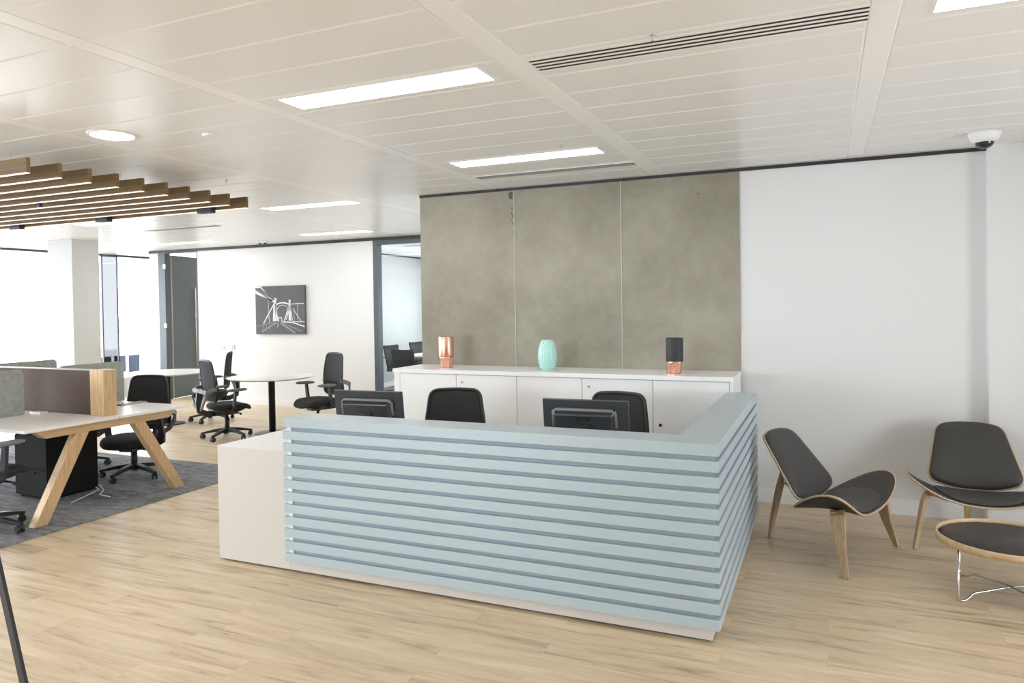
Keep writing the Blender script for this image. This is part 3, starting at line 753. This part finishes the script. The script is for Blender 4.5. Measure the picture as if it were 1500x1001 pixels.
    for i in range(5):
        a = 2*PI*i/5+.3; c, s = math.cos(a), math.sin(a)
        m = MB(); px, py = .298*c, .298*s
        rot = a+1.1; ax = Vector((math.cos(rot), math.sin(rot), 0))
        for sd in (-1, 1):
            q = Vector((px, py, .029))+ax*.016*sd
            m.tube([q-ax*.009, q-ax*.007, q+ax*.007, q+ax*.009], [.024, .028, .028, .024], 16)
        m.tube([(px, py, .03), (px, py, .068)], .009, 8)
        m.obox((px, py, .046), ax*.010, Vector((-ax.y, ax.x, 0))*.018, (0, 0, .012))
        m.build('caster', M['black'], t)
    return t
ch = task_chair('black office chair left of the round table below the picture, its back turned')
ch.location = (-6.95, 6.85, 0); ch.rotation_euler.z = facing(.393, .92)
FLOOR_G = None
dup(ch, (-5.885, 7.30, 0), facing(-.376, -.918), 'black office chair right of the round table below the picture, facing left')
c2 = dup(ch, (-8.22, 7.83, 0), facing(-.808, -.573), 'black office chair farther back, facing left towards the farther round table')
c4 = dup(ch, (-6.20, 4.92, .006), facing(.253, -.968), 'black office chair on the carpet behind the bench desk, between its oak legs')
c5 = dup(ch, (-7.15, 4.98, .006), facing(-.12, -.99), 'black office chair on the carpet, mostly hidden behind the near oak leg')
dup(ch, (-5.70, 3.24, .006), facing(-.05, .99), 'black office chair cut off by the left edge, near side of the bench desk')
c7 = dup(ch, (-2.515, 4.60, 0), facing(.33, -.94), 'black mesh office chair behind the left part of the reception counter')
c8 = dup(ch, (-1.39, 4.76, 0), facing(-.10, -.995), 'black mesh office chair behind the right monitor at the reception counter')

def lower(root, dz):
    for o in bpy.data.objects:
        if o.parent == root and not o.name.startswith(('star_base', 'caster', 'gas_column')): o.location.z -= dz
lower(c4, .085); lower(ch, .045); lower(c2, .045); lower(c5, .06); lower(c7, .055); lower(c8, .06)

# ------------------------------------------------------------------ round tables
def round_table(x, y, label):
    t = thing('round_table', label, 'table', (x, y, 0), group='round white meeting tables')
    tp = MB().lathe([(.001, .719), (.50, .719), (.545, .732), (.55, .735), (.55, .742), (.548, .743), (.001, .743)], n=72, mi=0)
    tp.mi = [1 if i//72 < 2 else 0 for i in range(len(tp.mi))]
    tp.build('tabletop', [M['table_white'], M['table_edge']], t)
    m = MB().lathe([(.042, .018), (.042, .70), (.12, .703), (.12, .719)], n=28); m.build('column', M['black'], t)
    MB().lathe([(.23, 0), (.23, .006), (.19, .014), (.045, .020)], n=48).build('base', M['grey_plastic'] if x > -7 else M['black'], t)
round_table(-6.65, 7.33, 'round white table on a dark column below the bridge picture')
round_table(-8.64, 7.42, 'round white table in front of the grey door, behind the bench desk')

# ------------------------------------------------------------------ bench desk
t = thing('bench_desk', 'white-topped bench desk on splayed light oak legs standing on grey carpet', 'desk', (0, 0, .0062))
MB().box(-8.7, -5.40, 3.38, 4.153, .720, .742).build('tabletop', M['desk_white'], t, bevel=.002)
MB().box(-8.7, -5.40, 4.157, 4.86, .720, .742).build('tabletop', M['desk_white'], t, bevel=.002)
for x1 in (-5.425, -7.0):
    x0 = x1-.085
    m = MB(); vs = [(3.47, .7195), (3.555, .655), (4.67, .655), (4.755, .7195)]
    m.add([(x0, y, z) for y, z in vs]+[(x1, y, z) for y, z in vs], [(0, 1, 2, 3), (7, 6, 5, 4), (0, 4, 5, 1), (1, 5, 6, 2), (2, 6, 7, 3), (3, 7, 4, 0)])
    m.build('beam', M['oak'], t, bevel=.002)
    for (yt, yb) in ((3.85, 3.505), (4.37, 4.775)):
        m = MB(); a, b = .055, .052
        vs = [(yb-b, 0), (yb+b, 0), (yt+a, .6545), (yt-a, .6545)]
        m.add([(x0+.01, y, z) for y, z in vs]+[(x1-.002, y, z) for y, z in vs], [(3, 2, 1, 0), (4, 5, 6, 7), (0, 1, 5, 4), (1, 2, 6, 5), (2, 3, 7, 6), (3, 0, 4, 7)])
        m.build('leg', M['oak_z'], t, bevel=.002)
m = MB(); m.box(-8.5, -5.52, 3.66, 3.70, .66, .715); m.box(-8.5, -5.52, 4.52, 4.56, .66, .715)
m.build('rail', M['black'], t)
m = MB(); m.box(-8.3, -5.9, 4.24, 4.45, .60, .62); m.box(-8.3, -5.9, 4.24, 4.25, .62, .69); m.box(-8.3, -5.9, 4.44, 4.45, .62, .69)
m.build('cable_tray', M['black'], t)
# felt screen and its oak end
s_ = thing('desk_screen', 'long taupe felt screen with light oak end panel along the middle of the bench desk', 'screen', (0, 0, .7485))
MB().box(-8.6, -5.655, 4.112, 4.198, 0, .375).build('panel', M['brown_fabric'], s_, bevel=.003)
MB().box(-8.6, -5.655, 4.115, 4.195, .3755, .380).build('cap_rail', M['table_edge'], s_)
MB().box(-5.655, -5.49, 4.085, 4.205, 0, .385).build('end_panel', M['oak_z'], s_, bevel=.002)
def divider(x, y0, y1, label):
    m = MB(); z0, z1, r = .7485, 1.135, .04; ol = []
    for cy_, cz, a0 in ((y1-r, z1-r, 0), (y0+r, z1-r, PI/2), (y0+.005, z0+.005, PI), (y1-.005, z0+.005, 1.5*PI)):
        rr = r if cz > 1 else .005
        for i in range(7): a = a0+PI/2*i/6; ol.append((cy_+rr*math.cos(a), cz+rr*math.sin(a)))
    n = len(ol)
    m.add([(x-.012, y, z) for y, z in ol]+[(x+.012, y, z) for y, z in ol], [tuple(range(n))[::-1], tuple(range(n, 2*n))]+[(i, (i+1) % n, (i+1) % n+n, i+n) for i in range(n)])
    tag(m.build('desk_divider', M['grey_felt'], bevel=.003), label, 'divider', 'grey-green felt desk dividers')
divider(-6.30, 3.25, 3.945, 'grey-green felt divider on the near half of the bench desk at the left edge')
divider(-6.30, 4.26, 4.90, 'grey-green felt divider on the far half of the desk, nearer the oak end panel')
divider(-7.29, 4.26, 4.90, 'grey-green felt divider on the far half of the desk, farther left one')
# socket, grey lid, pedestal, cables
t = thing('desk_socket', 'small white power socket unit on the desk at the foot of the taupe screen', 'socket', (-6.22, 4.02, .7486))
MB().box(-.07, .07, -.035, .035, 0, .018).build('body', M['skirt'], t, bevel=.004)
m = MB()
for x in (-.035, .03): m.box(x-.012, x+.012, -.012, .012, .018, .019)
m.build('outlet', M['vent_grey'], t)
t = thing('metal_plate', 'flat grey plate lying on the far half of the bench desk', 'plate', (-6.0, 4.74, .7486))
MB().box(-.05, .05, -.14, .14, 0, .008).build('plate', M['vent_grey'], t, bevel=.002)
MB().box(-.05, .05, -.145, -.141, 0, .009).build('brush_strip', M['black'], t)
t = thing('pedestal', 'black computer housing hanging in the dark under the bench desk', 'pedestal', (-6.30, 4.16, .0065))
MB().box(-.23, .21, -.15, .30, .02, .57).build('body', M['dull_black'], t, bevel=.006)
MB().box(-.22, .20, -.165, -.151, .03, .26).build('drawer', M['dull_black'], t, bevel=.003)
MB().box(-.22, .20, -.165, -.151, .27, .55).build('drawer', M['dull_black'], t, bevel=.003)
MB().box(-.06, .05, -.172, -.165, .22, .24).build('handle', M['dull_black'], t)
m = MB(); m.box(-.21, .19, -.13, .28, 0, .02); m.build('foot', M['dull_black'], t)
for i, pts in enumerate(([(-6.3, 4.51, .60), (-6.3, 4.51, .03), (-6.2, 4.50, .012), (-6.03, 4.42, .012), (-5.92, 4.20, .012), (-5.84, 4.03, .012)], [(-6.25, 4.53, .60), (-6.25, 4.53, .03), (-6.15, 4.52, .012), (-5.97, 4.42, .012), (-5.86, 4.30, .012), (-5.70, 4.28, .012)])):
    m = MB(); m.tube(pts, .005, 8)
    tag(m.build('cable', M['cable']), ['white cable trailing on the carpet behind the near oak leg, left strand', 'white cable trailing on the carpet behind the near oak leg, right strand'][i], 'cable')

# ------------------------------------------------------------------ shell lounge chairs
def seat_fn(x, y):
    u = abs(x)/.46
    z = .312+.185*u**2.2+.025*(y/.25)-.02*(y/.25)**2 - .012*max(0, y)/.25
    return Vector((x, y+.15*u*u, z))
def lounge_back_fn(x, v):      # v 0..1 from lower edge to top
    y = -.135-.225*v-.06*v*v+.35*x*x*(1-.3*v)
    z = .335+.425*v-.02*v*v
    return Vector((x, y, z))
def lounge_chair(label, loc, rz):
    t = thing('lounge_chair', label, 'chair', loc, rz, group='dark shell lounge chairs')
    # seat outline: wide wing
    ol = []
    for i in range(72):
        a = 2*PI*i/72; c, s = math.cos(a), math.sin(a)
        x = .443*abs(c)**(.86)*(1 if c > 0 else -1)
        ol.append((x, (.235-.02*c*c)*abs(s)**.88*(1 if s > 0 else -1)))
    m = MB(); m.panel(ol, seat_fn, -.006, .006, 10); sh = m.build('seat_shell', [M['ply']], t)
    m = MB(); m.panel([(x*.985, y*.98) for x, y in ol], seat_fn, -.0075, -.0062, 10); m.build('lower_veneer', M['shell_dark'], sh)
    m = MB(); m.panel([(x*.982, y*.975) for x, y in ol], seat_fn, .0062, .0085, 10); m.build('upper_veneer', M['shell_dark'], sh)
    oc = superellipse(.27, .205, 2.4, 48, -.05, 0, .012)
    m = MB(); m.panel(oc, seat_fn, .009, .020, 10, .016); m.build('seat_cushion', M['leather'], t)
    ob = [(x, q/.5) for x, q in rounded([(-.292, .06), (-.12, -.005), (.12, -.005), (.292, .06), (.205, .485), (.08, .512), (-.08, .512), (-.205, .485)], [.07, .1, .1, .07, .13, .06, .06, .13], 7)]
    fnb = lounge_back_fn
    m = MB(); m.panel(ob, fnb, -.006, .006, 10, flip=True); bs = m.build('back_shell', M['ply'], t)
    m = MB(); m.panel([(x*.982, .5+(v-.5)*.985) for x, v in ob], fnb, -.0075, -.0062, 10, flip=True); m.build('rear_veneer', M['shell_dark'], bs)
    m = MB(); m.panel([(x*.965, .5+(v-.5)*.975) for x, v in ob], fnb, .0062, .012, 10, .022, flip=True); m.build('back_cushion', M['leather'], t)
    # legs
    for s in (-1, 1):
        m = MB()
        m.tube([(s*.0, .04, .295), (s*.13, .07, .297), (s*.22, .10, .318), (s*.285, .128, .348), (s*.315, .142, .350)], None,
               flat=[(.06, .014), (.070, .016), (.078, .018), (.082, .020), (.080, .016)], up=(0, 0, 1))
        m.tube([(s*.296, .134, .360), (s*.322, .146, .340), (s*.340, .157, .285), (s*.362, .178, .17), (s*.398, .226, .0)], None,
               flat=[(.082, .018), (.086, .024), (.080, .025), (.060, .023), (.030, .020)], up=(s*.96, .12, .25))
        m.build('leg', M['ply_leg'], t, bevel=.003)
    m = MB()
    m.tube([(0, -.455, 0), (0, -.425, .16), (0, -.385, .34), (0, -.352, .50)], None, flat=[(.028, .020), (.05, .026), (.065, .028), (.05, .014)], up=(0, 1, .2))
    m.tube([(0, -.412, .24), (0, -.365, .385), (0, -.33, .40), (0, -.285, .375), (0, -.21, .325), (0, -.12, .288), (0, .03, .296)], None, flat=[(.05, .014), (.06, .016), (.06, .016), (.06, .016), (.06, .014), (.06, .014), (.05, .010)], up=(1, 0, 0) if False else (0, 1, 1))
    m.build('leg', M['ply_leg'], t, bevel=.003)
    return t
lounge_chair('dark grey shell lounge chair beside the blue desk, turned to the right', (.052, 5.032, 0), facing(.917, -.40))
lounge_chair('dark grey shell lounge chair against the wall at right, facing the camera', (.917, 5.525, 0), facing(0, -1))

# ------------------------------------------------------------------ coffee table
t = thing('coffee_table', 'low round tray table with dark top, oak rim and thin steel wire legs', 'table', (.90, 4.635, 0))
MB().lathe([(.001, .298), (.3295, .298), (.3295, .306), (.001, .306)], n=96).build('tray', M['shell_dark'], t)
m = MB(); n = 96; prof = [(.330, .287), (.343, .287), (.343, .322), (.340, .326), (.333, .326), (.330, .321)]
k = len(m.v)
for r_, z in prof:
    for i in range(n): m.v.append((r_*math.cos(2*PI*i/n), r_*math.sin(2*PI*i/n), z))
for j in range(len(prof)):
    for i in range(n): m.quad([j*n+i, j*n+(i+1) % n, ((j+1) % len(prof))*n+(i+1) % n, ((j+1) % len(prof))*n+i], 0, True)
m.build('rim', wood('oak_rim', (.50, .35, .20), (.62, .46, .28), 0, 1), t)
m = MB()
A0 = math.atan2(4.434-4.635, .626-.90)
for q in range(2):
    a = A0+q*PI/2
    def pt(r_, z): return Vector((r_*math.cos(a), r_*math.sin(a), z))
    R1 = .323
    pts = [pt(R1, .296), pt(R1, .03), pt(R1-.004, .014), pt(R1-.016, .0065), pt(R1-.045, .0065), pt(R1-.06, .012), pt(R1-.09, .034), pt(R1-.105, .038), pt(.02, .046+.011*q), pt(-.02, .046+.011*q),
           pt(-R1+.105, .038), pt(-R1+.09, .034), pt(-R1+.06, .012), pt(-R1+.045, .0065), pt(-R1+.016, .0065), pt(-R1+.004, .014), pt(-R1, .03), pt(-R1, .296)]
    m = MB(); m.tube(pts, .0055, 10, up=(-math.sin(a), math.cos(a), 0)); m.build('leg_wire', M['chrome'], t)
h = MB(); a = math.atan2(.06, -.33); c, s = math.cos(a), math.sin(a)
h.tube([(.325*c, .325*s, .3125), (.315*c, .315*s, .316), (.303*c, .303*s, .3125)], .006, 8)
h.build('clasp', M['black'], t)

# ------------------------------------------------------------------ picture, switches
t = thing('picture', 'square grey canvas print of a suspension bridge on the far white wall', 'picture', (-8.305, 9.419, 1.604))
W2, H2 = .518, .402
MB().box(-W2, W2, -.04, 0, -H2, H2).build('canvas', M['canvas'], t, bevel=.003)
m = MB()
def stroke(pts, w_, mi=0):
    # image coordinates 0..1 (left-right, top-bottom)
    P2 = [((p[0]-.5)*2*W2, (0.5-p[1])*2*H2) for p in pts]
    for (x0, z0), (x1, z1) in zip(P2[:-1], P2[1:]):
        d = Vector((x1-x0, z1-z0)); L_ = d.length or 1e-6; nx_, nz_ = -d.y/L_*w_/2, d.x/L_*w_/2
        y = -.0412-.0002*mi
        m.add([(x0+nx_, y, z0+nz_), (x0-nx_, y, z0-nz_), (x1-nx_, y, z1-nz_), (x1+nx_, y, z1+nz_)], [(0, 1, 2, 3)], mi)
for a in ([(.0, .02), (.12, .02), (.36, .31)], [(.0, .09), (.38, .33)], [(.0, .13), (.36, .31)]): stroke(a, .022)
stroke([(.12, .04), (.40, .33)], .012)
for a, w_ in (([(.38, .73), (.40, .36)], .05), ([(.42, .73), (.42, .36)], .035), ([(.46, .73), (.43, .50)], .02), ([(.405, .36), (.42, .25)], .045),
              ([(.70, .72), (.70, .38)], .045), ([(.75, .72), (.715, .42)], .02), ([(.59, .72), (.69, .42)], .022), ([(.63, .70), (.69, .48)], .014), ([(.70, .38), (.705, .29)], .04),
              ([(.16, .78), (.38, .38)], .02), ([(.27, .58), (.29, .76)], .010), ([(.27, .30), (.27, .60)], .007), ([(.47, .74), (.48, .64)], .02), ([(.54, .74), (.53, .64)], .02), ([(.47, .66), (.54, .66)], .016),
              ([(.86, .34), (.86, .74)], .006), ([(.79, .45), (.79, .74)], .005), ([(.73, .38), (.99, .37)], .012), ([(.55, .745), (.75, .755), (.99, .84)], .018), ([(.75, .745), (.99, .745)], .010),
              ([(.77, .48), (.93, .74)], .010)): stroke(a, w_)
arch = [(.42+.28*i/12, .37-.0+.045*(2*abs(i/12-.5))**2-.02) for i in range(13)]; stroke(arch, .022)
arch2 = [(.44+.24*i/12, .40+.10*(2*abs(i/12-.5))**3) for i in range(13)]; stroke(arch2, .008)
for a, w_ in (([(.50, .76), (.80, .97)], .03), ([(.46, .76), (.45, .86)], .03), ([(.42, .76), (.12, .95)], .03), ([(.36, .75), (.02, .84)], .014), ([(.15, .80), (.15, .97)], .014), ([(.22, .80), (.21, .95)], .010), ([(.30, .80), (.28, .93)], .010), ([(.52, .76), (.92, .93)], .012)): stroke(a, w_, 1)
m.build('bridge_drawing', [M['ink'], M['ink_grey']], t)
for x, lab, k in ((-9.61, 'white wall switch plate right of the grey door, left of a pair', 1), (-9.385, 'white wall socket plate right of the grey door, right of a pair', 2)):
    t = thing('wall_plate', lab, 'switch', (x, 9.4195, .97), group='small wall plates by the grey door')
    MB().box(-.045, .045, -.009, 0, -.045, .045).build('plate', M['vent_grey'] if False else mat('grey_white_plastic', (.6, .6, .6), .4), t, bevel=.003)
    mm = MB()
    for i in range(k): mm.box(-.010, .010, -.012, -.009, -.02+.03*i-.008, -.02+.03*i+.012)
    mm.build('rocker', M['vent_grey'], t)

# ------------------------------------------------------------------ meeting room behind the glass
def mchair(label):
    t = thing('meeting_chair', label, 'chair', (0, 0, 0), group='black meeting room chairs')
    def fn(x, v): return Vector((x, -.20-.16*v-.05*v*v+.25*x*x, .46+v))
    ol = [(-.205, .0), (.205, .0), (.235, .40), (.225, .43), (.12, .425), (0, .423), (-.12, .425), (-.225, .43), (-.235, .40)]
    m = MB(); m.panel(ol, fn, -.008, .010, 5); m.build('backrest', M['black_soft'], t)
    MB().box(-.22, .22, -.20, .24, .42, .46).build('seat', M['black_soft'], t, bevel=.012)
    m = MB()
    for s in (-1, 1):
        m.tube([(s*.235, -.28, .66), (s*.245, -.1, .66), (s*.245, .2, .64), (s*.245, .23, .40), (s*.245, .23, .02), (s*.245, .22, .0125), (s*.245, -.26, .0125)], .0115, 8)
        m.tube([(s*.245, -.18, .41), (s*.245, .23, .41)], .0115, 8)
    m.tube([(-.245, -.26, .0125), (.245, -.26, .0125)], .0115, 8)
    m.build('frame', M['black'], t)
    return t
mch = mchair('black meeting chair nearest the glass partition, back to the camera')
mch.location = (-6.66, 10.80, .006); mch.rotation_euler.z = facing(.05, 1)
dup(mch, (-7.45, 11.75, .006), facing(1, -.07), 'black meeting chair partly behind the nearest one, beyond the glass')
dup(mch, (-7.62, 12.95, .006), facing(1, -.07), 'black meeting chair farthest back, at the edge of the concrete wall')
t = thing('meeting_table', 'white meeting table beyond the glass partition', 'table', (-6.05, 12.5, .006))
MB().box(-1.05, 1.05, -1.35, 1.35, .71, .74).build('tabletop', M['table_white'], t, bevel=.003)
for sx in (-1, 1):
    for sy in (-1, 1): MB().box(sx*.95-.03, sx*.95+.03, sy*1.25-.03, sy*1.25+.03, 0, .71).build('leg', M['chrome'], t)
t = thing('name_card', 'small white folded card standing on the meeting room table', 'card', (-6.90, 11.9, .7465))
m = MB(); m.tube([(-.05, 0, 0), (-.05, 0, .11), (.05, 0, .11), (.05, 0, 0)], .01, 4); m.build('frame', M['skirt'], t)
MB().box(-.04, .04, -.004, .004, .01, .10).build('insert', M['grey_plastic'], t)

# ------------------------------------------------------------------ black stand leg at lower left (a tripod easel standing just outside the frame)
t = thing('tripod_easel', 'black flat-legged display easel, one slanting leg crossing the lower left corner', 'easel', (-3.5, 1.8, 0))
apex = Vector((.0, .058, 1.617))
def eleg(foot):
    m = MB(); m.tube([apex, Vector(foot)], None, flat=(.034, .014), up=(0, 1, 0)); return m.build('leg', M['black'], t)
eleg((.667, -.019, 0)); eleg((-.80, -.10, 0)); eleg((-.42, .30, 0))
MB().obox(apex+Vector((0, 0, .01)), (.05, 0, 0), (0, .03, 0), (0, 0, .03)).build('head', M['black'], t)
MB().obox((-.05, .03, 1.0), (.33, 0, 0), (0, .010, 0), (0, 0, .012)).build('crossbar', M['black'], t)
